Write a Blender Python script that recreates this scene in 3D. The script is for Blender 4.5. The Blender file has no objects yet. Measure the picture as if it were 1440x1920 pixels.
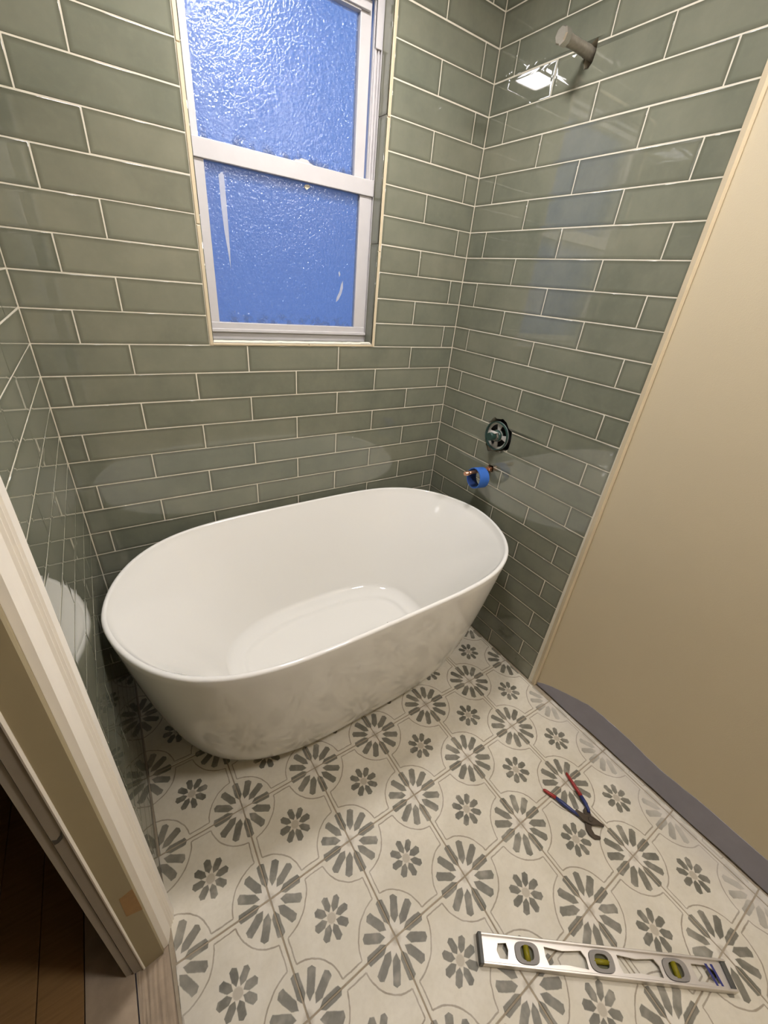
import bpy, bmesh, math, random
from mathutils import Vector, Matrix, Euler
R = random.Random(7)
sc = bpy.context.scene
COL = sc.collection

# ------------------------------------------------------------------ camera
cam_d = bpy.data.cameras.new('camera')
cam_d.sensor_fit = 'VERTICAL'; cam_d.sensor_height = 24.0
cam_d.lens = 756.8948 / 1920 * 24.0
cam_d.clip_start = 0.01
cam = bpy.data.objects.new('camera', cam_d); COL.objects.link(cam)
RM = Matrix(((0.8375331763635028, -0.5391787769429451, 0.08845577982682407),
             (0.20003700308749453, 0.45323598538666965, 0.8686554777046814),
             (-0.5084519405865567, -0.7098333523052326, 0.487455881151187)))
CP = Vector((-1.1925788852261623, -1.310391633310768, 1.3437615422260307))
cam.matrix_world = Matrix.Translation(CP) @ RM.transposed().to_4x4()
sc.camera = cam

# ------------------------------------------------------------------ view, world
sc.view_settings.view_transform = 'Standard'; sc.view_settings.look = 'None'
sc.view_settings.gamma = 1.0; sc.view_settings.use_curve_mapping = False
EXPOSURE = 0.0
LAMP_STRENGTH = 160.0
LAMP2_STRENGTH = 88.0
L2X, L2Y = -0.24, -1.55
SKY_STRENGTH = 1.25
sc.view_settings.exposure = EXPOSURE
world = bpy.data.worlds.new('dusk_sky'); sc.world = world; world.use_nodes = True
wn = world.node_tree; wn.nodes.clear()
wo = wn.nodes.new('ShaderNodeOutputWorld'); wb = wn.nodes.new('ShaderNodeBackground')
wt = wn.nodes.new('ShaderNodeTexCoord'); ws = wn.nodes.new('ShaderNodeSeparateXYZ')
wr = wn.nodes.new('ShaderNodeValToRGB')
wn.links.new(wt.outputs['Generated'], ws.inputs[0]); wn.links.new(ws.outputs['Z'], wr.inputs[0])
wr.color_ramp.elements[0].position = 0.0; wr.color_ramp.elements[0].color = (0.11, 0.24, 0.66, 1)
wr.color_ramp.elements[1].position = 0.7; wr.color_ramp.elements[1].color = (0.20, 0.42, 1.0, 1)
wn.links.new(wr.outputs[0], wb.inputs['Color']); wb.inputs['Strength'].default_value = SKY_STRENGTH
wn.links.new(wb.outputs[0], wo.inputs[0])

# ------------------------------------------------------------------ node helper
class V:
    """a socket wrapped for arithmetic"""
    def __init__(s, nt, k): s.nt = nt; s.k = k
    def op(s, o, b=None, c=None):
        n = s.nt.nodes.new('ShaderNodeMath'); n.operation = o
        for i, q in enumerate((s, b, c)):
            if q is None: continue
            if isinstance(q, V): s.nt.links.new(q.k, n.inputs[i])
            else: n.inputs[i].default_value = q
        return V(s.nt, n.outputs[0])
    def __add__(s, b): return s.op('ADD', b)
    def __sub__(s, b): return s.op('SUBTRACT', b)
    def __mul__(s, b): return s.op('MULTIPLY', b)
    def __truediv__(s, b): return s.op('DIVIDE', b)
    def __radd__(s, b): return s.op('ADD', b)
    def __rmul__(s, b): return s.op('MULTIPLY', b)
    def __rsub__(s, b): return (s * -1.0) + b
    def min(s, b): return s.op('MINIMUM', b)
    def max(s, b): return s.op('MAXIMUM', b)
    def abs(s): return s.op('ABSOLUTE')
    def sat(s): return s.max(0.0).min(1.0)
    def step(s, w): return (s / w + 0.5).sat()      # soft step at 0, width w

def new_mat(name):
    m = bpy.data.materials.new(name); m.use_nodes = True
    nt = m.node_tree; p = nt.nodes['Principled BSDF']
    return m, nt, p

def noise(nt, scale, detail=3, rough=0.55, coord='pos', dist=0.0):
    n = nt.nodes.new('ShaderNodeTexNoise'); n.inputs['Scale'].default_value = scale
    n.inputs['Detail'].default_value = detail; n.inputs['Roughness'].default_value = rough
    n.inputs['Distortion'].default_value = dist
    if coord == 'pos':
        g = nt.nodes.new('ShaderNodeNewGeometry'); nt.links.new(g.outputs['Position'], n.inputs['Vector'])
    elif coord == 'obj':
        g = nt.nodes.new('ShaderNodeTexCoord'); nt.links.new(g.outputs['Object'], n.inputs['Vector'])
    return n

def mixc(nt, fac, a, b):
    n = nt.nodes.new('ShaderNodeMix'); n.data_type = 'RGBA'
    for i, q in ((0, fac), (6, a), (7, b)):
        if isinstance(q, V): nt.links.new(q.k, n.inputs[i])
        elif hasattr(q, 'is_linked') or isinstance(q, bpy.types.NodeSocket): nt.links.new(q, n.inputs[i])
        elif isinstance(q, tuple): n.inputs[i].default_value = (*q, 1) if len(q) == 3 else q
        else: n.inputs[i].default_value = q
    return n.outputs[2]

def bump(nt, p, height, strength=0.2, dist=0.001):
    b = nt.nodes.new('ShaderNodeBump'); b.inputs['Strength'].default_value = strength
    b.inputs['Distance'].default_value = dist
    nt.links.new(height.k if isinstance(height, V) else height, b.inputs['Height'])
    nt.links.new(b.outputs[0], p.inputs['Normal']); return b

def s2l(r, g, b):
    f = lambda c: (c / 255 / 12.92) if c <= 10.3 else ((c / 255 + 0.055) / 1.055) ** 2.4
    return (f(r), f(g), f(b))

def simple(name, rgb, rough=0.5, metal=0.0, var=0.12, nscale=30, bmp=0.0, bscale=200, coat=0.0):
    m, nt, p = new_mat(name)
    n = noise(nt, nscale, 3, coord='obj')
    d = tuple(c * (1 - var) for c in rgb); l = tuple(min(1, c * (1 + var)) for c in rgb)
    nt.links.new(mixc(nt, V(nt, n.outputs['Fac']), d, l), p.inputs['Base Color'])
    p.inputs['Roughness'].default_value = rough; p.inputs['Metallic'].default_value = metal
    p.inputs['Coat Weight'].default_value = coat; p.inputs['Coat Roughness'].default_value = 0.05
    if bmp:
        n2 = noise(nt, bscale, 3, coord='obj'); bump(nt, p, n2.outputs['Fac'], bmp)
    return m

# ------------------------------------------------------------------ materials
def m_glaze():
    m, nt, p = new_mat('sage_glaze')
    oi = nt.nodes.new('ShaderNodeObjectInfo'); rnd = V(nt, oi.outputs['Random'])
    at = nt.nodes.new('ShaderNodeAttribute'); at.attribute_name = 'edge'
    e = V(nt, at.outputs['Fac'])
    n1 = V(nt, noise(nt, 9, 4, 0.6).outputs['Fac'])
    n2 = V(nt, noise(nt, 60, 3, 0.6).outputs['Fac'])
    c = mixc(nt, (n1 * 1.6 - 0.3 + (rnd - 0.5) * 0.5).sat(), s2l(106, 108, 93), s2l(132, 131, 112))
    c = mixc(nt, (rnd * 7.31).op('FRACT') * 0.25, c, s2l(108, 115, 102))
    c = mixc(nt, (n2 - 0.5).sat() * 0.5, c, s2l(134, 136, 118))
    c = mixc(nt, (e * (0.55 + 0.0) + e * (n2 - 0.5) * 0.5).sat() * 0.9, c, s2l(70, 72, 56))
    nt.links.new(c, p.inputs['Base Color'])
    p.inputs['Roughness'].default_value = 0.02; p.inputs['IOR'].default_value = 1.72
    nb = V(nt, noise(nt, 16, 2, 0.4).outputs['Fac']); nc = V(nt, noise(nt, 260, 2, 0.5).outputs['Fac'])
    bump(nt, p, nb, 0.03, 0.003)
    return m
def m_grout(name, a, b):
    m, nt, p = new_mat(name)
    n = V(nt, noise(nt, 45, 4).outputs['Fac'])
    nt.links.new(mixc(nt, n, a, b), p.inputs['Base Color']); p.inputs['Roughness'].default_value = 0.9
    bump(nt, p, noise(nt, 500, 3).outputs['Fac'], 0.3, 0.0006)
    return m
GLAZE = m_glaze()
GROUT = m_grout('cream_grout', s2l(206, 198, 178), s2l(226, 219, 200))
GROUT_F = m_grout('floor_grout', s2l(128, 112, 90), s2l(176, 164, 142))

def m_floor_tile():
    m, nt, p = new_mat('painted_flower_tile')
    uvn = nt.nodes.new('ShaderNodeUVMap'); uvn.uv_map = 'UVMap'
    sp = nt.nodes.new('ShaderNodeSeparateXYZ'); nt.links.new(uvn.outputs[0], sp.inputs[0])
    oi = nt.nodes.new('ShaderNodeObjectInfo'); rnd = V(nt, oi.outputs['Random'])
    wob = noise(nt, 38, 3, 0.6); ws_ = nt.nodes.new('ShaderNodeSeparateColor'); nt.links.new(wob.outputs['Color'], ws_.inputs[0])
    u = V(nt, sp.outputs[0]) + (V(nt, ws_.outputs[0]) - 0.5) * 0.022
    v = V(nt, sp.outputs[1]) + (V(nt, ws_.outputs[1]) - 0.5) * 0.022
    a = (0.5 - (u - 0.5).abs()).max(0.0); b = (0.5 - (v - 0.5).abs()).max(0.0)
    ca = (u - 0.5).abs(); cb = (v - 0.5).abs()
    def petals(x, y, step, wmax, r0, ro, taper, top):
        th = y.op('ARCTAN2', x); r = (x * x + y * y).op('SQRT')
        ph = th - (th / step).op('ROUND') * step
        al = r * ph.op('COSINE'); ac = (r * ph.op('SINE')).abs()
        w = ((al - r0) * taper).min(((ro - al) * top)).min(wmax)
        return (w - ac).step(0.007), r
    big, rb = petals(a, b, math.pi / 6, 0.041, 0.110, 0.350, 0.72, 2.2)
    sml, rs = petals(ca, cb, math.pi / 4, 0.036, 0.050, 0.196, 0.85, 1.7)
    lw = 0.0068
    arc = (lw - (rb - 0.392).abs()).step(0.005) * (a - 0.046).step(0.004) * (b - 0.046).step(0.004)
    out = (rb - 0.392).step(0.004)
    l1 = (lw - (b - 0.046).abs()).step(0.005) * out * (a - 0.046).step(0.004)
    l2 = (lw - (a - 0.046).abs()).step(0.005) * out * (b - 0.046).step(0.004)
    lines = arc.max(l1).max(l2)
    n1 = V(nt, noise(nt, 7, 5, 0.6).outputs['Fac']); n2 = V(nt, noise(nt, 90, 4, 0.6).outputs['Fac'])
    n3 = V(nt, noise(nt, 22, 4, 0.65).outputs['Fac'])
    base = mixc(nt, (n1 * 1.8 - 0.4).sat(), s2l(192, 184, 164), s2l(220, 213, 196))
    base = mixc(nt, (n3 * 2.2 - 0.8).sat() * 0.4, base, s2l(196, 185, 158))
    base = mixc(nt, (n2 - 0.45).sat() * 0.5, base, s2l(168, 158, 138))
    star = (0.135 - rb).step(0.03) * 0.5
    base = mixc(nt, star, base, s2l(214, 207, 194))
    col = mixc(nt, lines * (0.45 + (n3 * 1.4 - 0.3).sat() * 0.5), base, s2l(112, 95, 72))
    n4 = V(nt, noise(nt, 30, 2, 0.5).outputs['Fac'])
    pet = mixc(nt, (n3 * 2.0 - 0.5).sat(), s2l(86, 83, 70), s2l(120, 115, 100))
    pet = mixc(nt, (n4 * 4.0 - 2.15).sat() * 0.6, pet, s2l(160, 154, 138))
    keep = 1.0 - (n1 * 3.2 - 1.75).sat() * 0.55
    # smeared grout haze along both long walls
    g = nt.nodes.new('ShaderNodeNewGeometry'); gs = nt.nodes.new('ShaderNodeSeparateXYZ'); nt.links.new(g.outputs['Position'], gs.inputs[0])
    px = V(nt, gs.outputs[0])
    py = V(nt, gs.outputs[1])
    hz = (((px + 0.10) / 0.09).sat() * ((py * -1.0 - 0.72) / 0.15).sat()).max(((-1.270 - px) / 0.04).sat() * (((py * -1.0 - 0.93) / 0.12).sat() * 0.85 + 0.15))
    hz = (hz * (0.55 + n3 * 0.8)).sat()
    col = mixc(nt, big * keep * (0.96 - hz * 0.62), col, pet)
    col = mixc(nt, sml * keep, col, pet)
    disc = (0.047 - rs).step(0.014)
    col = mixc(nt, disc * 0.75, col, s2l(162, 150, 130))
    disb = (0.055 - rb).step(0.03)
    col = mixc(nt, disb * 0.6 * (n3 * 2.0 - 0.4).sat(), col, s2l(134, 118, 95))
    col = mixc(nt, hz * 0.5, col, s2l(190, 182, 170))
    nt.links.new(col, p.inputs['Base Color'])
    nt.links.new(((n2 * 0.2) + 0.42).k, p.inputs['Roughness'])
    bump(nt, p, n2, 0.12, 0.0008)
    return m
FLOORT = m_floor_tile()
ACRYL = simple('white_acrylic', s2l(224, 221, 213), 0.04, var=0.01, nscale=3)
WHITEP = simple('white_window_paint', s2l(194, 190, 188), 0.42, var=0.06, nscale=25, bmp=0.12, bscale=90)
CASING = simple('casing_paint', s2l(232, 225, 212), 0.5, var=0.03, bmp=0.05)
JAMBP = simple('jamb_paint', s2l(148, 135, 104), 0.6, var=0.04)
STOPP = simple('grey_jamb_paint', s2l(150, 140, 124), 0.6, var=0.06)
BAREW = simple('bare_wood', s2l(150, 116, 72), 0.7, var=0.2, nscale=60)
BEIGE = simple('beige_wall_paint', s2l(196, 182, 152), 0.62, var=0.02, nscale=6, bmp=0.35, bscale=420)
GREYB = simple('grey_primer', s2l(142, 139, 146), 0.65, var=0.14, nscale=18, bmp=0.2)
TRIMC = simple('cream_edge_trim', s2l(206, 190, 158), 0.35, var=0.08, nscale=20)
CEILP = simple('white_ceiling_paint', s2l(225, 220, 210), 0.8, var=0.02)
DARK = simple('dark_cavity', (0.008, 0.007, 0.006), 0.9)  # near-black; carries the painted shade inside the wall holes
ALU = simple('brushed_aluminium', s2l(214, 208, 200), 0.34, metal=0.75, var=0.05)
GREYPL = simple('grey_plastic', s2l(132, 126, 118), 0.5)
DARKPL = simple('dark_grey_plastic', s2l(72, 71, 64), 0.5)
STEEL = simple('galvanised_steel', s2l(158, 150, 136), 0.42, metal=0.6, var=0.3, nscale=120)
CHROME = simple('bright_cap_steel', s2l(214, 208, 200), 0.25, metal=0.9, var=0.1)
COPPER = simple('copper', s2l(226, 172, 142), 0.3, metal=1.0, var=0.15, nscale=60)
TAPEB = simple('blue_masking_tape', s2l(48, 98, 176), 0.6, var=0.1, nscale=80)
TAPEI = simple('green_tape_core', s2l(40, 74, 40), 0.7)
VALVEG = simple('green_valve_plastic', s2l(40, 66, 58), 0.35, var=0.2)
PLATE = simple('plaster_guard_white', s2l(186, 182, 174), 0.5, var=0.15, nscale=60)
REDG = simple('red_grip', s2l(140, 36, 32), 0.4)
BLUEG = simple('blue_grip', s2l(38, 48, 96), 0.4)
TOOLM = simple('dark_tool_steel', s2l(84, 74, 62), 0.42, metal=0.6, var=0.25, nscale=80)
INK = simple('navy_ink', s2l(40, 44, 110), 0.4)
PUTTY = simple('cream_putty', s2l(214, 204, 180), 0.8, var=0.1)
DUSTB = simple('dusty_threshold_board', s2l(158, 140, 118), 0.85, var=0.35, nscale=26, bmp=0.6, bscale=60)
DEBRIS = simple('dark_crumb', s2l(92, 78, 66), 0.8)

def m_wood():
    m, nt, p = new_mat('dark_hall_wood')
    t = nt.nodes.new('ShaderNodeTexCoord'); mp = nt.nodes.new('ShaderNodeMapping'); mp.inputs['Scale'].default_value = (4, 60, 1)
    nt.links.new(t.outputs['Object'], mp.inputs[0]); n = nt.nodes.new('ShaderNodeTexNoise'); n.inputs['Scale'].default_value = 2.5; n.inputs['Detail'].default_value = 4
    nt.links.new(mp.outputs[0], n.inputs['Vector'])
    nt.links.new(mixc(nt, V(nt, n.outputs['Fac']), s2l(112, 84, 50), s2l(156, 120, 76)), p.inputs['Base Color']); p.inputs['Roughness'].default_value = 0.4
    return m
WOOD = m_wood()

def m_pane(upper):
    m, nt, p = new_mat('pebbled_glass_upper' if upper else 'pebbled_glass_lower')
    nt.nodes.remove(p); out = nt.nodes['Material Output']
    vo = nt.nodes.new('ShaderNodeTexVoronoi'); vo.inputs['Scale'].default_value = 172; vo.feature = 'SMOOTH_F1'
    g = nt.nodes.new('ShaderNodeNewGeometry')
    nz = noise(nt, 60, 2); ad = nt.nodes.new('ShaderNodeMixRGB'); ad.inputs[0].default_value = 0.012
    nt.links.new(g.outputs['Position'], ad.inputs[1]); nt.links.new(nz.outputs['Color'], ad.inputs[2]); nt.links.new(ad.outputs[0], vo.inputs['Vector'])
    h = V(nt, vo.outputs['Distance']) + V(nt, noise(nt, 235, 2).outputs['Fac']) * 0.6
    bp = nt.nodes.new('ShaderNodeBump'); bp.inputs['Strength'].default_value = 0.8; bp.inputs['Distance'].default_value = 0.0019
    nt.links.new(h.k, bp.inputs['Height'])
    tr = nt.nodes.new('ShaderNodeBsdfRefraction'); tr.inputs['Roughness'].default_value = 0.22; tr.inputs['IOR'].default_value = 1.22
    tc = 0.92 if upper else 0.86
    tk = mixc(nt, (h * 1.5 - 0.55).sat(), (tc * 0.88, tc * 0.90, tc * 0.94), (tc * 1.03, tc * 1.03, min(1, tc * 1.04)))  # cell-shaped tint paints the mottle of refracted sky into the glass
    nt.links.new(tk, tr.inputs['Color'])
    tl = nt.nodes.new('ShaderNodeBsdfTranslucent'); tl.inputs['Color'].default_value = (tc, tc, tc, 1)
    nt.links.new(bp.outputs[0], tr.inputs['Normal'])
    mx = nt.nodes.new('ShaderNodeMixShader'); mx.inputs[0].default_value = 0.25
    nt.links.new(tr.outputs[0], mx.inputs[1]); nt.links.new(tl.outputs[0], mx.inputs[2])
    gl = nt.nodes.new('ShaderNodeBsdfGlossy'); gl.inputs['Roughness'].default_value = 0.13; gl.inputs['Color'].default_value = (1, 1, 1, 1)
    nt.links.new(bp.outputs[0], gl.inputs['Normal'])
    m2 = nt.nodes.new('ShaderNodeMixShader'); m2.inputs[0].default_value = 0.062
    nt.links.new(mx.outputs[0], m2.inputs[1]); nt.links.new(gl.outputs[0], m2.inputs[2])
    # grime along the bottom edge of the pane
    sp = nt.nodes.new('ShaderNodeSeparateXYZ'); nt.links.new(g.outputs['Position'], sp.inputs[0])
    z0 = 1.618 if upper else 1.208
    zz = V(nt, sp.outputs[2]); nn = V(nt, noise(nt, 34, 4, 0.6).outputs['Fac'])
    gm = ((z0 + 0.034) - zz) / 0.03
    gm = (gm.sat() * (nn * 4.0 - 1.9).sat()) * (0.75 if upper else 0.4)
    if not upper:
        gm = gm.max((((zz - 1.545) / 0.03).sat() * (0.35 + nn * 0.5)).sat() * 0.6)  # lower pane also greyer in a band along its top edge
    df = nt.nodes.new('ShaderNodeBsdfDiffuse'); df.inputs['Color'].default_value = (*s2l(96, 98, 104), 1)
    m3 = nt.nodes.new('ShaderNodeMixShader'); nt.links.new(gm.k, m3.inputs[0])
    nt.links.new(m2.outputs[0], m3.inputs[1]); nt.links.new(df.outputs[0], m3.inputs[2])
    nt.links.new(m3.outputs[0], out.inputs[0])
    return m
PANE_U, PANE_L = m_pane(True), m_pane(False)
def m_emit(name, rgb, st):
    m, nt, p = new_mat(name)
    p.inputs['Base Color'].default_value = (0.8, 0.8, 0.78, 1)
    p.inputs['Emission Color'].default_value = (*rgb, 1); p.inputs['Emission Strength'].default_value = st
    return m
LAMPM = m_emit('lit_lamp_glass', (1.0, 0.97, 0.99), LAMP_STRENGTH)
LAMPM2 = m_emit('lit_round_lamp_glass', (1.0, 0.97, 0.99), LAMP2_STRENGTH)
def m_vial():
    m, nt, p = new_mat('yellow_vial'); p.inputs['Base Color'].default_value = (*s2l(150, 140, 30), 1)
    p.inputs['Roughness'].default_value = 0.1; p.inputs['Transmission Weight'].default_value = 0.3
    return m
VIAL = m_vial()

# ------------------------------------------------------------------ mesh helpers
def link(name, me, mat=None, parent=None):
    o = bpy.data.objects.new(name, me); COL.objects.link(o)
    if mat is not None and len(me.materials) == 0: me.materials.append(mat)
    if parent is not None: o.parent = parent
    return o
def bm_obj(name, bm, mat, parent=None, smooth=False):
    bmesh.ops.recalc_face_normals(bm, faces=bm.faces)
    me = bpy.data.meshes.new(name); bm.to_mesh(me); bm.free()
    if smooth:
        for f in me.polygons: f.use_smooth = True
    return link(name, me, mat, parent)
def tag(o, label, cat, group=None):
    o['label'] = label; o['category'] = cat
    if group: o['group'] = group
    return o
def struct(o): o['kind'] = 'structure'; return o
def empty(name, loc=(0, 0, 0), rot=(0, 0, 0)):
    o = bpy.data.objects.new(name, None); COL.objects.link(o); o.location = loc; o.rotation_euler = rot
    o.empty_display_size = 0.05
    return o
def box_bm(bm, x0, x1, y0, y1, z0, z1, bev=0.0):
    r = bmesh.ops.create_cube(bm, size=1.0)['verts']
    for v in r:
        v.co = Vector(((x0 + x1) / 2 + v.co.x * (x1 - x0), (y0 + y1) / 2 + v.co.y * (y1 - y0), (z0 + z1) / 2 + v.co.z * (z1 - z0)))
    if bev:
        es = list({e for v in r for e in v.link_edges})
        bmesh.ops.bevel(bm, geom=es, offset=bev, segments=2, affect='EDGES', profile=0.5)
def box(name, x0, x1, y0, y1, z0, z1, mat, parent=None, bev=0.0):
    bm = bmesh.new(); box_bm(bm, x0, x1, y0, y1, z0, z1, bev)
    return bm_obj(name, bm, mat, parent)
def tube_bm(bm, pts, rad, n=20, cap=True):
    rings = []
    P = [Vector(p) for p in pts]
    if not hasattr(rad, '__len__'): rad = [rad] * len(P)
    up = None
    for i, p in enumerate(P):
        d = (P[min(i + 1, len(P) - 1)] - P[max(i - 1, 0)]).normalized()
        if up is None:
            up = Vector((0, 0, 1)) if abs(d.z) < 0.9 else Vector((1, 0, 0))
        a = d.cross(up).normalized(); b = a.cross(d).normalized(); up = b
        rings.append([bm.verts.new(p + (a * math.cos(t) + b * math.sin(t)) * rad[i]) for t in [2 * math.pi * k / n for k in range(n)]])
    for r0, r1 in zip(rings, rings[1:]):
        for k in range(n): bm.faces.new((r0[k], r0[(k + 1) % n], r1[(k + 1) % n], r1[k]))
    if cap: bm.faces.new(rings[0][::-1]); bm.faces.new(rings[-1])
def tube(name, pts, rad, mat, parent=None, n=20, smooth=True):
    bm = bmesh.new(); tube_bm(bm, pts, rad, n)
    o = bm_obj(name, bm, mat, parent, smooth)
    if smooth:
        for f in o.data.polygons:
            if len(f.vertices) > 4: f.use_smooth = False
    return o
def shape(name, outer, holes, depth, mat, parent=None, bev=0.0):
    """flat outline with holes in local XY, extruded 0..depth in Z"""
    cu = bpy.data.curves.new(name, 'CURVE'); cu.dimensions = '2D'; cu.fill_mode = 'BOTH'
    cu.extrude = depth / 2 - bev; cu.bevel_depth = bev; cu.bevel_resolution = 1; cu.offset = -bev
    for loop in [outer] + list(holes):
        s = cu.splines.new('POLY'); s.points.add(len(loop) - 1); s.use_cyclic_u = True
        for q, (x, y) in zip(s.points, loop): q.co = (x, y, 0, 1)
    t = bpy.data.objects.new('t', cu); COL.objects.link(t)
    me = bpy.data.meshes.new_from_object(t.evaluated_get(bpy.context.evaluated_depsgraph_get()))
    bpy.data.objects.remove(t); bpy.data.curves.remove(cu)
    me.transform(Matrix.Translation((0, 0, depth / 2))); me.materials.clear()
    return link(name, me, mat, parent)
def prism_bm(bm, loop, z0, z1, lean=None):
    """plan polygon extruded upward; lean = list of (dx,dy) at the top"""
    a = [bm.verts.new((x, y, z0)) for x, y in loop]
    b = [bm.verts.new((x + (lean[i][0] if lean else 0), y + (lean[i][1] if lean else 0), z1)) for i, (x, y) in enumerate(loop)]
    n = len(loop)
    for i in range(n): bm.faces.new((a[i], a[(i + 1) % n], b[(i + 1) % n], b[i]))
    bm.faces.new(a[::-1]); bm.faces.new(b)
def cut(objs, cutter):
    """carve a hole for real, then drop the cutter"""
    for o in objs:
        md = o.modifiers.new('hole', 'BOOLEAN'); md.object = cutter; md.operation = 'DIFFERENCE'; md.solver = 'EXACT'
    dg = bpy.context.evaluated_depsgraph_get()
    res = [(o, bpy.data.meshes.new_from_object(o.evaluated_get(dg))) for o in objs]
    for o, me in res:
        o.modifiers.clear(); o.data = me
    bpy.data.objects.remove(cutter)

# ------------------------------------------------------------------ dimensions
W = 1.3290; H = 0.07676; Z12 = 1.1504; LP = 0.3073; CEIL = 2.27; J = 0.0032   # joint width
ROWZ = lambda k: Z12 - (k - 12) * H
WX0, WX1, WZ0, WZ1 = -0.9255, -0.3715, 1.1504, 2.030       # outside of the trim round the window
T = 0.0092                                                # trim width
YR = -0.7700                                              # where the tiles of the right wall stop
DOOR0, DOOR1 = -0.846, -1.66

_tc = {}
def tile_mesh(w, h):
    k = (round(w, 4), round(h, 4))
    if k in _tc: return _tc[k]
    D, B, E_ = 0.0042, 0.0010, 0.0095
    E_ = min(E_, w * 0.4, h * 0.4)
    bm = bmesh.new(); lay = bm.verts.layers.float.new('edge')
    rings = []
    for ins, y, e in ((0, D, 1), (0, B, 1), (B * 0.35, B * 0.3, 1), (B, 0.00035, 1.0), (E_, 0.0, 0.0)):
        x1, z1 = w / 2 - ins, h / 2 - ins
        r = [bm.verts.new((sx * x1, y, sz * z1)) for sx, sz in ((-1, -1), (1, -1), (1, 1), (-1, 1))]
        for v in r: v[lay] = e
        rings.append(r)
    for a, b in zip(rings, rings[1:]):
        for i in range(4):
            f = bm.faces.new((a[i], a[(i + 1) % 4], b[(i + 1) % 4], b[i])); f.smooth = True
    bm.faces.new(rings[-1]); bm.faces.new(rings[0][::-1])
    bmesh.ops.recalc_face_normals(bm, faces=bm.faces)
    me = bpy.data.meshes.new('tile'); bm.to_mesh(me); bm.free(); me.materials.append(GLAZE)
    _tc[k] = me; return me
def put_tile(cx, cy, cz, w, h, rotz, parent):
    o = link('tile', tile_mesh(w, h), None, parent)
    o.location = (cx, cy, cz)
    o.rotation_euler = (R.uniform(-1, 1) * 0.0022, 0, rotz + R.uniform(-1, 1) * 0.0014)
    return o
def cuts(lo, hi, js):
    e = [lo] + sorted(j for j in js if lo + 0.004 < j < hi - 0.004) + [hi]
    return list(zip(e, e[1:]))

# ------------------------------------------------------------------ back wall with the window opening
G = 0.0009           # grout sits this far behind the tile faces
bm = bmesh.new()
ix0, ix1, iz0, iz1 = WX0 + T, WX1 - T, WZ0 + 0.0075, WZ1 - T
box_bm(bm, -W - 0.09, ix0, G, 0.14, 0, CEIL); box_bm(bm, ix1, 0.11, G, 0.14, 0, CEIL)
box_bm(bm, ix0, ix1, G, 0.14, 0, iz0 - 0.004); box_bm(bm, ix0, ix1, G, 0.14, iz1, CEIL)
wall_back = struct(bm_obj('wall_back', bm, GROUT))
aB, aU = 0.0508, 0.0570
for k in range(-5, 27):
    z1, z0 = min(ROWZ(k), CEIL), ROWZ(k + 1)
    if z1 - z0 < 0.01: continue
    odd = k % 2 == 1
    full = [-(aB + (n + (0 if odd else 0.5)) * LP) for n in range(5)]
    left = [-1.2305, WX0 + (-0.0)] if odd else [-1.1262]
    right = [-(aU)] if odd else [-(aU + 0.5 * LP)]
    segs = []
    if k >= 12 or z0 >= WZ1 - 0.005: segs = [(c, z0, z1) for c in cuts(-W, 0, full)]
    else:
        segs = [(c, z0, z1) for c in cuts(-W, WX0, left)] + [(c, z0, z1) for c in cuts(WX1, 0, right)]
        if z1 > WZ1 + 0.01: segs += [(c, WZ1, z1) for c in cuts(WX0, WX1, full)]
    for (a, b), q0, q1 in segs:
        dz = R.uniform(-1, 1) * 0.0004
        put_tile((a + b) / 2, 0, (q0 + q1) / 2 + dz, b - a - J, q1 - q0 - J, 0, wall_back)
# glazed tiles lining the reveal, seen on the right-hand jamb and on the sill
JD = 0.046
for side, x in ((1, ix1), (-1, ix0)):
    for za, zb in ((iz0, ROWZ(8)), (ROWZ(8), ROWZ(4)), (ROWZ(4), ROWZ(0.001)), (ROWZ(0.001), iz1)):
        if zb - za < 0.02: continue
        o = put_tile(x, 0.0015 + JD / 2, (za + zb) / 2, JD - 0.003, zb - za - 0.002, 0, wall_back)
        o.rotation_euler = (0, 0, math.pi / 2 if side < 0 else -math.pi / 2)
        o.location.x += 0.003 * (-side)
for a, b in cuts(ix0 + 0.004, ix1 - 0.004, [-0.62]):
    o = put_tile((a + b) / 2, 0.0015 + JD / 2, iz0 + 0.0035, b - a - 0.002, JD - 0.003, 0, wall_back)
    o.rotation_euler = (-math.pi / 2 + 0.06, 0, 0); o.name = 'sill_tile'
# pencil trim round the opening
trim_1 = struct(empty('trim_1', (0, 0, 0)))
def pencil(x0, x1, z0, z1, nm='trim_piece'):
    box(nm, x0, x1, -0.0018, 0.008, z0, z1, TRIMC, trim_1, 0.0016)
for za, zb in ((WZ0, ROWZ(8) - 0.02), (ROWZ(8) - 0.02, ROWZ(4) - 0.005), (ROWZ(4) - 0.005, WZ1)):
    pencil(WX0, WX0 + T, za, zb - 0.0012); pencil(WX1 - T, WX1, za, zb - 0.0012)
for xa, xb in ((WX0 + T, -0.62), (-0.62, WX1 - T)):
    pencil(xa, xb - 0.001, WZ0, WZ0 + 0.0065); pencil(xa, xb - 0.001, WZ1 - T, WZ1)
# ragged grout left along the sill
bm = bmesh.new()
n = 60; top = []; bot = []
for i in range(n + 1):
    x = ix0 + 0.001 + (ix1 - ix0 - 0.002) * i / n
    w = 0.009 + 0.003 * math.sin(i * 0.9) + R.uniform(-1, 1) * 0.002 + (0.006 if i > 55 else 0)
    top.append(bm.verts.new((x, 0.001 + w, iz0 + 0.0052))); bot.append(bm.verts.new((x, 0.0, iz0 + 0.0005)))
    if i: bm.faces.new((bot[i - 1], bot[i], top[i], top[i - 1]))
bm_obj('sill_grout', bm, GROUT, trim_1)

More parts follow.
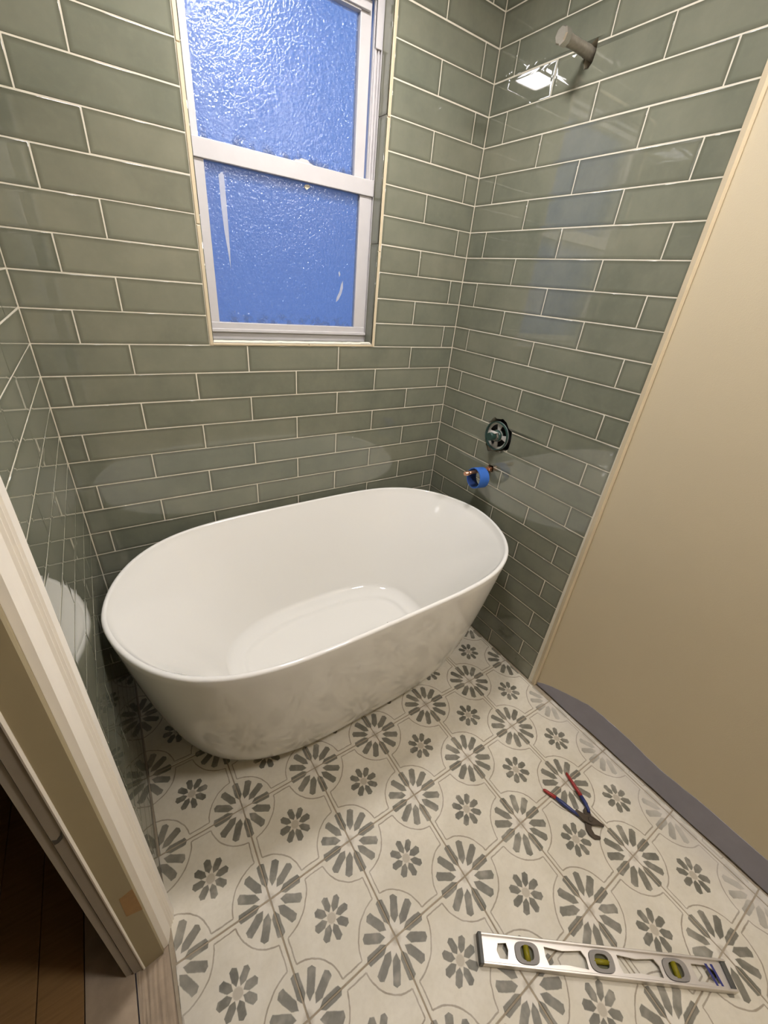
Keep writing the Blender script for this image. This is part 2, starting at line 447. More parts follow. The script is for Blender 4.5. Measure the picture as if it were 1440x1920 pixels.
# ------------------------------------------------------------------ right wall
wall_right = struct(box('wall_right', G, 0.11, -0.7725, 0.0, 0, CEIL, GROUT))
aR = 0.0793
holes_near = []
for k in range(-5, 27):
    z1, z0 = min(ROWZ(k), CEIL), ROWZ(k + 1)
    if z1 - z0 < 0.01: continue
    js = [-(aR + (nn + (0 if k % 2 == 1 else 0.508)) * LP) for nn in range(3)]
    if k == 20: js[0] += 0.0
    for a, b in cuts(YR, 0, js):
        o = put_tile(0, (a + b) / 2, (z0 + z1) / 2 + R.uniform(-1, 1) * 0.0004, b - a - J, z1 - z0 - J, -math.pi / 2, wall_right)
        holes_near.append((o, a, b, z0, z1))
def wall_hole(poly, depth=0.07):
    bm = bmesh.new()
    f = [bm.verts.new((-0.02, y, z)) for y, z in poly]; g = [bm.verts.new((depth, y, z)) for y, z in poly]
    for i in range(len(poly)): bm.faces.new((f[i], f[(i + 1) % len(poly)], g[(i + 1) % len(poly)], g[i]))
    bm.faces.new(f[::-1]); bm.faces.new(g)
    c = bm_obj('cutter', bm, DARK)
    ys = [p[0] for p in poly]; zs = [p[1] for p in poly]
    hit = [o for o, a, b, z0, z1 in holes_near if a < max(ys) and b > min(ys) and z0 < max(zs) and z1 > min(zs)]
    bpy.context.view_layer.update()
    cut([wall_right] + hit, c)
VH = [(-0.273, 0.924), (-0.288, 0.944), (-0.295, 0.951), (-0.308, 0.9475), (-0.336, 0.955), (-0.356, 0.947), (-0.37, 0.93), (-0.389, 0.921), (-0.394, 0.887), (-0.392, 0.864), (-0.388, 0.851), (-0.37, 0.844), (-0.356, 0.832), (-0.321, 0.826), (-0.297, 0.817), (-0.279, 0.847), (-0.27, 0.87), (-0.274, 0.903)]
wall_hole(VH)
wall_hole([(-0.317, 0.769), (-0.343, 0.769), (-0.347, 0.748), (-0.341, 0.740), (-0.319, 0.740)])
wall_hole([(-0.351, 1.928), (-0.354, 1.902), (-0.351, 1.884), (-0.342, 1.873), (-0.326, 1.875), (-0.322, 1.890), (-0.320, 1.912), (-0.332, 1.920)])
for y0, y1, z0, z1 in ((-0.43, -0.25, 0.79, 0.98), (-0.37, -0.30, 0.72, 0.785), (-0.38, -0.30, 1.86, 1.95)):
    box('hole_shade_panel', 0.069, 0.072, y0, y1, z0, z1, DARK, wall_right)  # black panels closing the holes; the shade in there is their colour
# cream edge trim where the tile ends, leaning as the wall does
trim_2 = struct(empty('trim_2'))
bm = bmesh.new()
prism_bm(bm, [(-0.0040, -0.7975), (0.002, -0.8010), (0.02, -0.8010), (0.02, -0.786), (-0.001, -0.7855)], 0, CEIL, [(0, 0.032)] * 5)
bm_obj('edge_bead', bm, TRIMC, trim_2)
bm = bmesh.new()
prism_bm(bm, [(0.0005, -0.790), (0.02, -0.790), (0.02, -0.768), (0.0005, -0.768)], 0, CEIL, [(0, 0.025), (0, 0.025), (0, 0), (0, 0)])
bm_obj('edge_grout', bm, GROUT, trim_2)
# painted drywall beyond, with the unpainted strip where the baseboard was
bx = lambda y: 0.009 + (-0.7955 - y) * 0.0250
bm = bmesh.new()
prism_bm(bm, [(bx(-0.80) , -0.80), (bx(-2.55), -2.55), (0.14, -2.55), (0.14, -0.80)], 0.009, CEIL, [(-0.004, 0.032), (0, 0), (0, 0), (0, 0.032)])
dry = bm_obj('painted_drywall', bm, BEIGE, wall_right)
bm = bmesh.new(); n = 90; lo = []; hi = []; lo2 = []; hi2 = []
for i in range(n + 1):
    y = -0.803 - 1.70 * i / n
    t = i / n * 1.70
    hh = 0.098 + 0.006 * math.sin(t * 9) + 0.004 * math.sin(t * 23 + 1) + R.uniform(-1, 1) * 0.0012
    hh *= min(1.0, 0.10 + 0.9 * (max(0.0, t) / 0.19) ** 0.8)
    for lst, xx, z in ((lo, bx(y) - 0.0012, 0.007 + 0.0015 * math.sin(t * 31)), (hi, bx(y) - 0.0012, 0.007 + hh), (hi2, bx(y) + 0.001, 0.0075 + hh)):
        lst.append(bm.verts.new((xx, y, z)))
    if i:
        bm.faces.new((lo[i - 1], lo[i], hi[i], hi[i - 1])); bm.faces.new((hi[i - 1], hi[i], hi2[i], hi2[i - 1]))
bm_obj('unpainted_strip', bm, GREYB, wall_right)

# ------------------------------------------------------------------ left wall, doorway
bm = bmesh.new()
box_bm(bm, -W - 0.082, -W - G, -0.785, 0.0, 0, CEIL)
box_bm(bm, -W - 0.082, -W - G, DOOR1 - 0.02 - 0.9, DOOR1 - 0.02, 0, CEIL)
box_bm(bm, -W - 0.082, -W - G, DOOR1 - 0.02, -0.785, 2.08, CEIL)
wall_left = struct(bm_obj('wall_left', bm, GROUT))
for k in range(-5, 27):
    z1, z0 = min(ROWZ(k), CEIL), ROWZ(k + 1)
    if z1 - z0 < 0.01: continue
    js = [-0.3705, -0.6790] if k % 2 else [-0.2240, -0.5310]
    for a, b in cuts(-0.772, 0, js):
        put_tile(-W, (a + b) / 2, (z0 + z1) / 2 + R.uniform(-1, 1) * 0.0005, b - a - J, z1 - z0 - J, math.pi / 2, wall_left)

door_1 = struct(empty('door_1', (0, 0, 0)))
def leaning(name, loop, mat, lean):
    """upright moulding; leans to z=1.1 the way the old frame does, then runs straight up"""
    bm = bmesh.new(); n = len(loop)
    lv = []
    for z, f in ((0.0, 0), (1.1, 1), (2.09, 1.2)):
        lv.append([bm.verts.new((x, y + lean * f, z)) for x, y in loop])
    for a, b in zip(lv, lv[1:]):
        for i in range(n): bm.faces.new((a[i], a[(i + 1) % n], b[(i + 1) % n], b[i]))
    bm.faces.new(lv[0][::-1]); bm.faces.new(lv[-1])
    return bm_obj(name, bm, mat, door_1)
# casing profile: thick outer edge falling to a thin inner edge with two beads
prof = [(-1.3300, -0.778), (-1.3150, -0.780), (-1.3135, -0.784), (-1.3155, -0.8020), (-1.3185, -0.8040), (-1.3180, -0.8075), (-1.3215, -0.8095),
        (-1.3212, -0.8125), (-1.3250, -0.8150), (-1.3290, -0.8300), (-1.3325, -0.8400), (-1.3420, -0.8430), (-1.3500, -0.8430), (-1.3500, -0.778)]
leaning('door_casing', prof, CASING, 0.040)
leaning('door_jamb', [(-1.3425, -0.8440), (-1.3440, -0.8500), (-1.3800, -0.8540), (-1.3800, -0.800), (-1.3425, -0.800)], JAMBP, 0.034)
leaning('jamb_edge', [(-1.3795, -0.8530), (-1.3820, -0.8560), (-1.3845, -0.8550), (-1.3845, -0.800), (-1.3795, -0.800)], CASING, 0.030)
leaning('door_stop', [(-1.3842, -0.8535), (-1.4020, -0.8510), (-1.4020, -0.800), (-1.3842, -0.800)], STOPP, 0.032)
leaning('outer_casing', [(-1.4042, -0.8480), (-1.4160, -0.8475), (-1.4160, -0.780), (-1.4042, -0.780)], STOPP, 0.034)
bm = bmesh.new()
v = []
for x, z in ((-1.3435, 0.232), (-1.3680, 0.247), (-1.3660, 0.318), (-1.3440, 0.322)):
    v.append(bm.verts.new((x, -0.8500 - (-1.3440 - x) * 0.111 + 0.034 * z / 1.1 + 0.0008, z)))
bm.faces.new(v); r = bmesh.ops.extrude_face_region(bm, geom=bm.faces[:])
bmesh.ops.translate(bm, verts=[e for e in r['geom'] if isinstance(e, bmesh.types.BMVert)], vec=(0, -0.0016, 0))
bm_obj('strike_patch', bm, BAREW, door_1)
bm = bmesh.new()
v = [bm.verts.new((x, -0.8535 + (-1.3842 - x) * 0.14 + 0.032 * z / 1.1 + 0.0004, z)) for x, z in ((-1.3860, 0.592), (-1.3900, 0.580), (-1.3960, 0.572), (-1.4010, 0.575), (-1.4010, 0.562), (-1.3950, 0.564), (-1.3880, 0.572))]
bm.faces.new(v); r = bmesh.ops.extrude_face_region(bm, geom=bm.faces[:])
bmesh.ops.translate(bm, verts=[e for e in r['geom'] if isinstance(e, bmesh.types.BMVert)], vec=(0, -0.0012, 0))
bm_obj('paint_chip', bm, DARKPL, door_1)
# the far side of the doorway and its head, beside and above the viewpoint
box('door_jamb', -1.414, -1.335, DOOR1 - 0.02, DOOR1, 0, 2.08, JAMBP, door_1)
box('door_casing', -1.3275, -1.3140, DOOR1 - 0.075, DOOR1 - 0.004, 0, 2.145, CASING, door_1, 0.002)
box('door_head', -1.414, -1.335, DOOR1, -0.83, 2.06, 2.08, JAMBP, door_1)
box('head_casing', -1.3275, -1.3140, DOOR1 - 0.075, -0.75, 2.09, 2.15, CASING, door_1, 0.002)

# ------------------------------------------------------------------ ceiling, front wall
struct(box('ceiling', -W - 0.09, 0.14, -2.6, 0.14, CEIL, CEIL + 0.05, CEILP))
struct(box('wall_front', -W - 0.09, 0.14, -2.66, -2.56, 0, CEIL, BEIGE))

# ------------------------------------------------------------------ floor
floor = struct(box('floor', -W - 0.004, 0.14, -2.60, 0.14, -0.05, -0.0016, GROUT_F))
meas = {(0, 0): (-0.0085, -0.6523), (-1, 0): (-0.2205, -0.6547), (-1, 1): (-0.2164, -0.8739), (-1, 2): (-0.2123, -1.0972), (-1, 3): (-0.2128, -1.3212), (-1, 4): (-0.2103, -1.5437),
        (-2, 0): (-0.4392, -0.6503), (-2, 1): (-0.4368, -0.8746), (-2, 2): (-0.4319, -1.0985), (-2, 3): (-0.4282, -1.3204),
        (-3, 0): (-0.6651, -0.6553), (-3, 1): (-0.6615, -0.8765), (-3, 2): (-0.6610, -1.1039), (-4, 0): (-0.8891, -0.6529), (-4, 1): (-0.8858, -0.8779), (-4, 2): (-0.8838, -1.1017),
        (-5, 0): (-1.113, -0.6523), (-5, 1): (-1.1127, -0.8841), (-5, 2): (-1.108, -1.1089), (-6, 1): (-1.333, -0.8823)}
def node(i, j):
    if (i, j) in meas: return Vector(meas[(i, j)])
    return Vector((-0.0075 + 0.2222 * i + 0.0015 * j, -0.6535 - 0.2235 * j))
def lerp2(P, u, v):
    return (P[0] * (1 - u) + P[1] * u) * (1 - v) + (P[3] * (1 - u) + P[2] * u) * v
for i in range(-7, 1):
    for j in range(-3, 8):
        # tile between lattice nodes (i,j) .. (i+1,j+1); v runs toward the camera
        P = [node(i, j), node(i + 1, j), node(i + 1, j + 1), node(i, j + 1)]
        u0, u1, v0, v1 = 0.0, 1.0, 0.0, 1.0
        xl = (P[0].x + P[3].x) / 2; xr = (P[1].x + P[2].x) / 2; yt = (P[0].y + P[1].y) / 2; yb = (P[3].y + P[2].y) / 2
        cx0, cx1, cy1, cy0 = -1.3275, -0.0015 if yt > -0.79 else 0.010 + max(0, -0.79 - yt) * 0.02, -0.0015, -2.555
        cx0 = cx0 if yt > -0.80 else -1.3290
        u0 = max(0, (cx0 - xl) / (xr - xl)); u1 = min(1, (cx1 - xl) / (xr - xl))
        v0 = max(0, (yt - cy1) / (yt - yb)); v1 = min(1, (yt - cy0) / (yt - yb))
        if u1 - u0 < 0.03 or v1 - v0 < 0.03: continue
        g = 0.0072 + R.uniform(-1, 1) * 0.0012
        dz = R.uniform(-1, 1) * 0.0003
        bm = bmesh.new(); uvl = None; rings = []
        U = []
        for ins, z in ((0, -0.006), (0, -0.0009), (0.0045, 0.0)):
            a0, a1, b0, b1 = u0 + g + ins, u1 - g - ins, v0 + g + ins, v1 - g - ins
            ring = []
            for (uu, vv) in ((a0, b0), (a1, b0), (a1, b1), (a0, b1)):
                q = lerp2(P, uu, vv); ring.append((bm.verts.new((q.x, q.y, z + dz)), (uu, vv)))
            rings.append(ring)
        uvm = {vt: uv for r_ in rings for vt, uv in r_}
        for a, b in zip(rings, rings[1:]):
            for q in range(4): bm.faces.new((a[q][0], a[(q + 1) % 4][0], b[(q + 1) % 4][0], b[q][0]))
        bm.faces.new([q[0] for q in rings[-1]])
        bmesh.ops.recalc_face_normals(bm, faces=bm.faces)
        uvl = bm.loops.layers.uv.new('UVMap')
        for f in bm.faces:
            for lp in f.loops: lp[uvl].uv = uvm[lp.vert]
        me = bpy.data.meshes.new('floor_tile'); bm.to_mesh(me); bm.free()
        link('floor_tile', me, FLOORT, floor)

# threshold and hall floor
thr = struct(empty('trim_3'))
bm = bmesh.new(); box_bm(bm, -1.3985, -1.3325, -1.66, -0.78, -0.03, -0.004)
bmesh.ops.subdivide_edges(bm, edges=bm.edges[:], cuts=14, use_grid_fill=True)
for v in bm.verts:
    if v.co.z > -0.01: v.co.z += R.uniform(-1, 1) * 0.0011
    if abs(v.co.x + 1.3325) < 1e-4 and v.co.z > -0.02: v.co.x += R.uniform(-1, 0.2) * 0.0022
bm_obj('threshold_board', bm, DUSTB, thr)
hall = struct(empty('floor.001', (0, 0, 0))); hall.name = 'floor.001'
for q, (a, b, c) in enumerate(((-1.4015, -1.4900, DUSTB), (-1.4925, -1.572, WOOD), (-1.574, -1.654, WOOD), (-1.656, -1.736, WOOD), (-1.738, -1.818, WOOD), (-1.82, -1.90, WOOD), (-1.902, -1.982, WOOD), (-1.984, -2.30, WOOD))):
    box('plank', b, a, -2.6, 0.1, -0.035, -0.008 + (0.0 if q else 0.003), c, hall, 0.001)
box('hall_subfloor', -2.3, -1.40, -2.6, 0.1, -0.06, -0.036, DARK, hall)
wl = simple('hall_wall_paint', s2l(60, 48, 38), 0.8)
struct(box('wall_hall', -2.36, -2.30, -2.6, 0.1, -0.06, CEIL, wl))
struct(box('wall_hall_end', -2.36, -1.42, 0.1, 0.16, -0.06, CEIL, wl))
struct(box('wall_hall_near', -2.36, -1.42, -2.66, -2.6, -0.06, CEIL, wl))
struct(box('ceiling_hall', -2.36, -1.42, -2.66, 0.16, CEIL, CEIL + 0.05, wl))

# ------------------------------------------------------------------ window
win = struct(empty('window_1', (0, 0, 0)))
def wb_(name, x0, x1, y0, y1, z0, z1, bev=0.0015, mat=None, parent=None):
    return box(name, x0, x1, y0, y1, z0, z1, mat or WHITEP, parent or win, bev)
fx0, fx1 = ix0 + 0.0005, ix1 - 0.0005       # -0.9158 .. -0.3812
# outer frame with its channels
fr = wb_('window_frame', fx1 - 0.0035, fx1, 0.0475, 0.125, 1.166, 2.018)
wb_('window_frame', fx0, fx0 + 0.0035, 0.0475, 0.125, 1.166, 2.018)
wb_('frame_head', fx0, fx1, 0.0475, 0.125, 1.992, 2.019)
wb_('frame_sill', fx0, fx1, 0.0505, 0.125, 1.160, 1.1835)
for x0, x1 in ((fx1 - 0.012, fx1 - 0.0075), (fx1 - 0.0225, fx1 - 0.0165)):
    wb_('channel_rib', x0, x1, 0.050, 0.060, 1.620, 1.992, 0.001)
wb_('channel_back', fx1 - 0.0245, fx1 - 0.003, 0.056, 0.064, 1.620, 1.992, 0.0005)
wb_('channel_back', fx0 + 0.003, fx0 + 0.0245, 0.056, 0.064, 1.620, 1.992, 0.0005)
wb_('channel_cover', fx1 - 0.0225, fx1 - 0.0045, 0.0455, 0.0555, 1.900, 1.992, 0.0012)
# upper sash, set back
US = empty('upper_sash'); US.parent = win
ux0, ux1 = fx0 + 0.0045, fx1 - 0.0285
def us(name, *a): return wb_(name, *a, parent=US)
us('stile', ux1 - 0.034, ux1, 0.066, 0.090, 1.600, 1.990)
us('stile', ux0, ux0 + 0.027, 0.066, 0.090, 1.600, 1.990)
us('top_rail', ux0 + 0.027, ux1 - 0.034, 0.062, 0.090, 1.962, 1.990)
us('top_rail_lip', ux0 + 0.02, ux1 - 0.008, 0.056, 0.066, 1.966, 1.972)
us('bottom_rail', ux0 + 0.027, ux1 - 0.034, 0.070, 0.090, 1.585, 1.612)
box('pane', ux0 + 0.020, ux1 - 0.028, 0.0775, 0.0805, 1.604, 1.968, PANE_U, US)
# lower sash, in front
LS = empty('lower_sash'); LS.parent = win
lx0, lx1 = fx0 + 0.004, fx1 - 0.0055
def ls(name, *a): return wb_(name, *a, parent=LS)
ls('stile', lx1 - 0.0435, lx1, 0.049, 0.068, 1.200, 1.580)
ls('stile', lx0, lx0 + 0.031, 0.049, 0.068, 1.200, 1.580)
ls('meeting_rail', lx0 + 0.004, lx1 + 0.0005, 0.0430, 0.070, 1.5795, 1.6195)
ls('bottom_rail', lx0, lx1, 0.0475, 0.068, 1.186, 1.2075)
ls('bottom_lip', lx0, lx1 + 0.002, 0.0430, 0.056, 1.1815, 1.1905)
box('pane', lx0 + 0.026, lx1 - 0.038, 0.0565, 0.0595, 1.200, 1.586, PANE_L, LS)
# old caulk, paint and putty left on the sash
def blob(name, pts, y0, y1, mat, parent):
    bm = bmesh.new(); f = [bm.verts.new((x, y0, z)) for x, z in pts]; g = [bm.verts.new((x, y1, z)) for x, z in pts]
    n = len(pts)
    for i in range(n): bm.faces.new((f[i], f[(i + 1) % n], g[(i + 1) % n], g[i]))
    bm.faces.new(f[::-1]); bm.faces.new(g)
    return bm_obj(name, bm, mat, parent)
blob('caulk_remnant', [(-0.643, 1.6185), (-0.640, 1.623), (-0.628, 1.624), (-0.622, 1.6285), (-0.603, 1.6275), (-0.597, 1.622), (-0.590, 1.621), (-0.588, 1.6185)], 0.0445, 0.060, WHITEP, LS)
blob('putty_crumb', [(-0.611, 1.5685), (-0.607, 1.5745), (-0.597, 1.5760), (-0.592, 1.5715), (-0.599, 1.5655), (-0.604, 1.5630)], 0.053, 0.0563, PUTTY, LS)
SMEAR = simple('thin_white_paint_smear', s2l(170, 174, 190), 0.7)
blob('paint_smear', [(-0.836, 1.563), (-0.846, 1.555), (-0.846, 1.49), (-0.843, 1.43), (-0.838, 1.385), (-0.8345, 1.345), (-0.8325, 1.39), (-0.8320, 1.44), (-0.8315, 1.50), (-0.8325, 1.555)], 0.0558, 0.0564, SMEAR, LS)
blob('paint_smear', [(-0.475, 1.345), (-0.482, 1.334), (-0.486, 1.315), (-0.497, 1.293), (-0.499, 1.281), (-0.490, 1.288), (-0.480, 1.305), (-0.474, 1.325)], 0.0558, 0.0564, SMEAR, LS)
blob('paint_smear', [(-0.489, 1.372), (-0.493, 1.366), (-0.489, 1.355), (-0.485, 1.362)], 0.0558, 0.0564, SMEAR, LS)

# ------------------------------------------------------------------ bathtub
tub = empty('bathtub', (-0.6834, -0.3737, 0), (0, 0, 0.0202))
def ring(bm, a, b, n, z, N=176, cx=0.0, cy=0.0):
    p, q = (n if isinstance(n, tuple) else (n, n))
    out = []
    for k in range(N):
        t = 2 * math.pi * k / N; c, s = math.cos(t), math.sin(t)
        lo_, hi_ = 0.0, 2.0 * a
        for _ in range(40):
            rr = (lo_ + hi_) / 2
            if abs(rr * c / a) ** p + abs(rr * s / b) ** q < 1: lo_ = rr
            else: hi_ = rr
        out.append(bm.verts.new((cx + rr * c, cy + rr * s, z)))
    return out
def skin(bm, rings, close_last=False):
    for a, b in zip(rings, rings[1:]):
        N = len(a)
        for k in range(N): bm.faces.new((a[k], a[(k + 1) % N], b[(k + 1) % N], b[k]))
A1, B1, NR, ZR = 0.6370, 0.3475, (4.4, 1.72), 0.600
def lerp(a, b, t):
    if isinstance(b, tuple):
        a = a if isinstance(a, tuple) else (a, a)
        return tuple(x + (y - x) * t for x, y in zip(a, b))
    if isinstance(a, tuple): return tuple(x + (b - x) * t for x in a)
    return a + (b - a) * t
bm = bmesh.new(); rs = []
A0, B0, N0, SX, SY = 0.512, 0.196, (3.59, 1.60), 0.0297, 0.015
prof = [(0.0, -0.010), (0.004, -0.004), (0.012, 0.0)]
for z, o_ in ((0.0015, -0.020), (0.003, -0.011), (0.007, -0.004)): rs.append(ring(bm, A0 + o_, B0 + o_, N0, z, cx=SX, cy=SY))
M = 34
for i in range(1, M + 1):
    s = (i / M) ** 1.5; ga, gb = s ** 0.50, s ** 0.459
    rs.append(ring(bm, lerp(A0, A1, ga), lerp(B0, B1, gb), lerp(N0, NR, s), 0.007 + (ZR - 0.009 - 0.007) * s, cx=SX * (1 - ga), cy=SY * (1 - ga)))
RW_ = 0.0065
for q in range(1, 9):                                   # rounded rim
    an = math.pi * q / 8
    off = -(1 - math.cos(an)) * RW_; zz = ZR - 0.009 + math.sin(an) * 0.007
    rs.append(ring(bm, A1 + off, B1 + off, NR, zz))
skin(bm, rs)
bm.faces.new(rs[0][::-1])
shell_last = rs[-1]
# inside
ia, ib = A1 - 2 * RW_, B1 - 2 * RW_
rs2 = [shell_last]
FZ = 0.205; FA, FB = 0.372, 0.222
for i in range(1, 25):
    s = i / 24
    g = s + 0.055 * math.sin(math.pi * s)
    rs2.append(ring(bm, lerp(ia, FA, g ** 0.95 if g < 1 else g), lerp(ib, FB, g ** 0.9 if g < 1 else g), lerp(NR, 2.7, s), lerp(ZR - 0.009, FZ + 0.022, s ** 1.0)))
for q in range(1, 9):                                   # fillet into the tub floor
    an = math.pi / 2 * q / 8
    rs2.append(ring(bm, FA - 0.034 * (1 - math.cos(an)) - 0.010 * q / 8, FB - 0.034 * (1 - math.cos(an)) - 0.010 * q / 8, 2.7, FZ + 0.022 - 0.022 * math.sin(an)))
fa, fb = FA - 0.044, FB - 0.044
for i, (d, z) in enumerate(((0.008, 0.0), (0.012, -0.0012), (0.017, -0.0045), (0.023, -0.007), (0.03, -0.0082))):
    rs2.append(ring(bm, fa - d, fb - d, 2.8, FZ + z))
for i in range(1, 10):
    f = 1 - i / 10
    rs2.append(ring(bm, (fa - 0.03) * f, (fb - 0.03) * f, 2.8 - 0.8 * (1 - f), FZ - 0.0082 - 0.006 * (1 - f * f)))
skin(bm, rs2)
bm.faces.new(rs2[-1])
bm_obj('tub_shell', bm, ACRYL, tub, True)
# waste outlet at the far end of the tub floor, mostly out of sight
tube('waste_ring', [(0.0, -0.105, FZ - 0.0135), (0.0, -0.105, FZ - 0.0105)], 0.026, CHROME, tub, 28)
tag(tub, 'white glossy oval freestanding bathtub standing in the tiled corner under the window', 'bathtub')
tub_z = FZ - 0.008

def crumb(x, y, z, s, label, seed):
    r = random.Random(seed); bm = bmesh.new(); bmesh.ops.create_icosphere(bm, subdivisions=1, radius=s)
    for v in bm.verts: v.co = Vector((v.co.x * r.uniform(0.8, 1.9), v.co.y * r.uniform(0.5, 1.1), v.co.z * 0.5 * r.uniform(0.6, 1.2)))
    o = bm_obj('mortar_crumb', bm, DEBRIS, None); o.location = (x, y, z + s * 0.45); o.rotation_euler = (0, 0, r.uniform(0, 3))
    tag(o, label, 'crumb', 'crumbs in the bathtub'); return o
crumb(-0.545, -0.395, tub_z - 0.0035, 0.0022, 'tiny dark crumb on the tub floor, near its middle', 1)
crumb(-0.462, -0.392, tub_z - 0.001, 0.0034, 'small dark crumb on the tub floor toward the tap end', 2)

# ------------------------------------------------------------------ shower arm stub, valve, spout pipe, tape
sp = empty('shower_pipe', (0.0, -0.336, 1.903))
tip = Vector((-0.118, 0.002, 0.0))
tube('pipe', [(0.065, 0, 0)] + [tuple(tip * (q / 10)) for q in range(0, 10)], [0.0125] * 1 + [0.0125, 0.0135, 0.0125, 0.0125, 0.0115, 0.0125, 0.0115, 0.0125, 0.0115, 0.0125], STEEL, sp, 24)
tube('pipe_cap', [tuple(tip * 0.80), tuple(tip * 0.83), tuple(tip * 0.97), tuple(tip * 1.0)], [0.0150, 0.0175, 0.0175, 0.0150], CHROME, sp, 8, False)
tag(sp, 'capped grey metal shower pipe stub sticking out of the right wall, high up', 'pipe')

vl = empty('shower_valve', (0.0, -0.3285, 0.889))
circ = lambda cx, cy, r_, n=28, ry=None: [(cx + r_ * math.cos(2 * math.pi * k / n), cy + (ry or r_) * math.sin(2 * math.pi * k / n)) for k in range(n)]
def wedge(a0, a1, r0, r1):
    n = 7
    return [(r1 * math.cos(math.radians(a0 + (a1 - a0) * k / n)), r1 * math.sin(math.radians(a0 + (a1 - a0) * k / n))) for k in range(n + 1)] + \
           [(r0 * math.cos(math.radians(a1 - (a1 - a0) * k / n)), r0 * math.sin(math.radians(a1 - (a1 - a0) * k / n))) for k in range(n + 1)]
tube('valve_shade_drum', [(0.062, 0, 0), (0.011, 0, 0)], 0.0485, DARK, vl, 40)  # near-black drum added behind the plate so its holes look shaded
pl = shape('guard_plate', circ(0, 0, 0.050, 48), [wedge(14 + 90 * q, 74 + 90 * q, 0.022, 0.0425) for q in range(4)], 0.004, PLATE, vl)
pl.rotation_euler = (math.pi / 2, 0, -math.pi / 2); pl.location = (0.003, 0, 0)
rg = shape('guard_rim', circ(0, 0, 0.0535, 48), [circ(0, 0, 0.0500, 48)], 0.010, VALVEG, vl)
rg.rotation_euler = (math.pi / 2, 0, -math.pi / 2); rg.location = (-0.001, 0, 0)
rw = shape('rim_edge', circ(0, 0, 0.0536, 48), [circ(0, 0, 0.0520, 48)], 0.0012, WHITEP, vl)
rw.rotation_euler = (math.pi / 2, 0, -math.pi / 2); rw.location = (-0.0022, 0, 0)
tube('valve_body', [(0.06, 0, 0), (-0.012, 0, 0), (-0.014, 0, 0)], [0.021, 0.021, 0.018], VALVEG, vl, 28)
tube('valve_stem', [(-0.012, 0, 0), (-0.045, 0, 0.001), (-0.047, 0, 0.001)], [0.0148, 0.0148, 0.0135], VALVEG, vl, 28)
box('stem_clip', -0.034, -0.016, -0.012, 0.014, 0.0135, 0.018, PLATE, vl, 0.0015)
tube('retaining_nut', [(-0.013, 0, 0), (-0.021, 0, 0)], 0.0185, STEEL, vl, 6, False)
tag(vl, 'bare round shower mixer valve with a dark green stem in a rough hole', 'valve')

cp = empty('copper_pipe', (0.0, -0.3285, 0.7535))
tube('pipe', [(0.064, 0, 0), (-0.100, 0, 0), (-0.118, 0, 0)], 0.0068, COPPER, cp, 24)
tube('pipe_cap', [(-0.114, 0, 0), (-0.116, 0, 0), (-0.124, 0, 0), (-0.126, 0, 0), (-0.133, 0, 0), (-0.1345, 0, 0)], [0.0075, 0.0094, 0.0094, 0.0078, 0.0078, 0.006], COPPER, cp, 24)
box('solder_collar', -0.012, 0.004, -0.010, 0.010, -0.007, 0.008, COPPER, cp, 0.003)
tag(cp, 'copper tub spout pipe stub with a soldered cap, below the shower valve', 'pipe')

tp = empty('tape_roll', (-0.058, -0.3290, 0.7245), (0.0, 0.05, -0.10))
def annulus(name, ro, ri, x0, x1, mat, parent, n=56):
    bm = bmesh.new(); L = []
    e = 0.0006
    for r_, x in ((ri, x0), (ro - e, x0), (ro, x0 + e), (ro, x1 - e), (ro - e, x1), (ri, x1)):
        L.append([bm.verts.new((x, r_ * math.cos(2 * math.pi * k / n), r_ * math.sin(2 * math.pi * k / n))) for k in range(n)])
    L.append(L[0])
    for a, b in zip(L, L[1:]):
        for k in range(n): bm.faces.new((a[k], a[(k + 1) % n], b[(k + 1) % n], b[k]))
    return bm_obj(name, bm, mat, parent)
annulus('tape', 0.0405, 0.0372, -0.0225, 0.0225, TAPEB, tp)
annulus('core', 0.0371, 0.0360, -0.0220, 0.0220, simple('blue_core', s2l(36, 62, 120), 0.7), tp)
bm = bmesh.new()
for k in range(10):
    t0 = math.radians(205 + 7 * k); t1 = math.radians(205 + 7 * (k + 1)); rr = 0.0357
    q = [bm.verts.new((xx, rr * math.cos(t), rr * math.sin(t))) for xx, t in ((0.0, t0), (0.0205, t0), (0.0205, t1), (0.0, t1))]
    bm.faces.new(q)
bm_obj('core_print', bm, TAPEI, tp)
tag(tp, 'nearly used up roll of blue masking tape hanging on the copper pipe', 'tape')

# ------------------------------------------------------------------ spirit level
LV = 0.588
d = Vector((0.809, -0.588, 0)).normalized()
ang = math.atan2(d.y, d.x)
lev = empty('spirit_level', (-0.7435, -1.2440, 0.0006), (0, 0, ang))      # origin: lower left corner, +Y away from the camera
HT = 0.0520; TH = 0.0215
box('flange', 0, LV, 0.0, 0.0042, 0, TH, ALU, lev, 0.0009)
box('flange', 0, LV, HT - 0.0042, HT, 0, TH, ALU, lev, 0.0009)
def oval(u0, u1, v0, v1, n=40, e=3.2):
    cx, cy, a, b = (u0 + u1) / 2, (v0 + v1) / 2, (u1 - u0) / 2, (v1 - v0) / 2; out = []
    for k in range(n):
        t = 2 * math.pi * k / n; c, s = math.cos(t), math.sin(t)
        r_ = (abs(c / a) ** e + abs(s / b) ** e) ** (-1 / e); out.append((cx + r_ * c, cy + r_ * s))
    return out
y0, y1 = 0.0042, HT - 0.0042
hexh = [(0.040, 0.026), (0.045, 0.038), (0.065, 0.040), (0.068, 0.028), (0.064, 0.013), (0.046, 0.013)]
trapA = [(0.155, 0.041), (0.198, 0.037), (0.243, 0.041), (0.252, 0.030), (0.252, 0.011), (0.200, 0.0145), (0.160, 0.011), (0.155, 0.024)]
trapB = [(x + 0.173, y) for x, y in trapA]
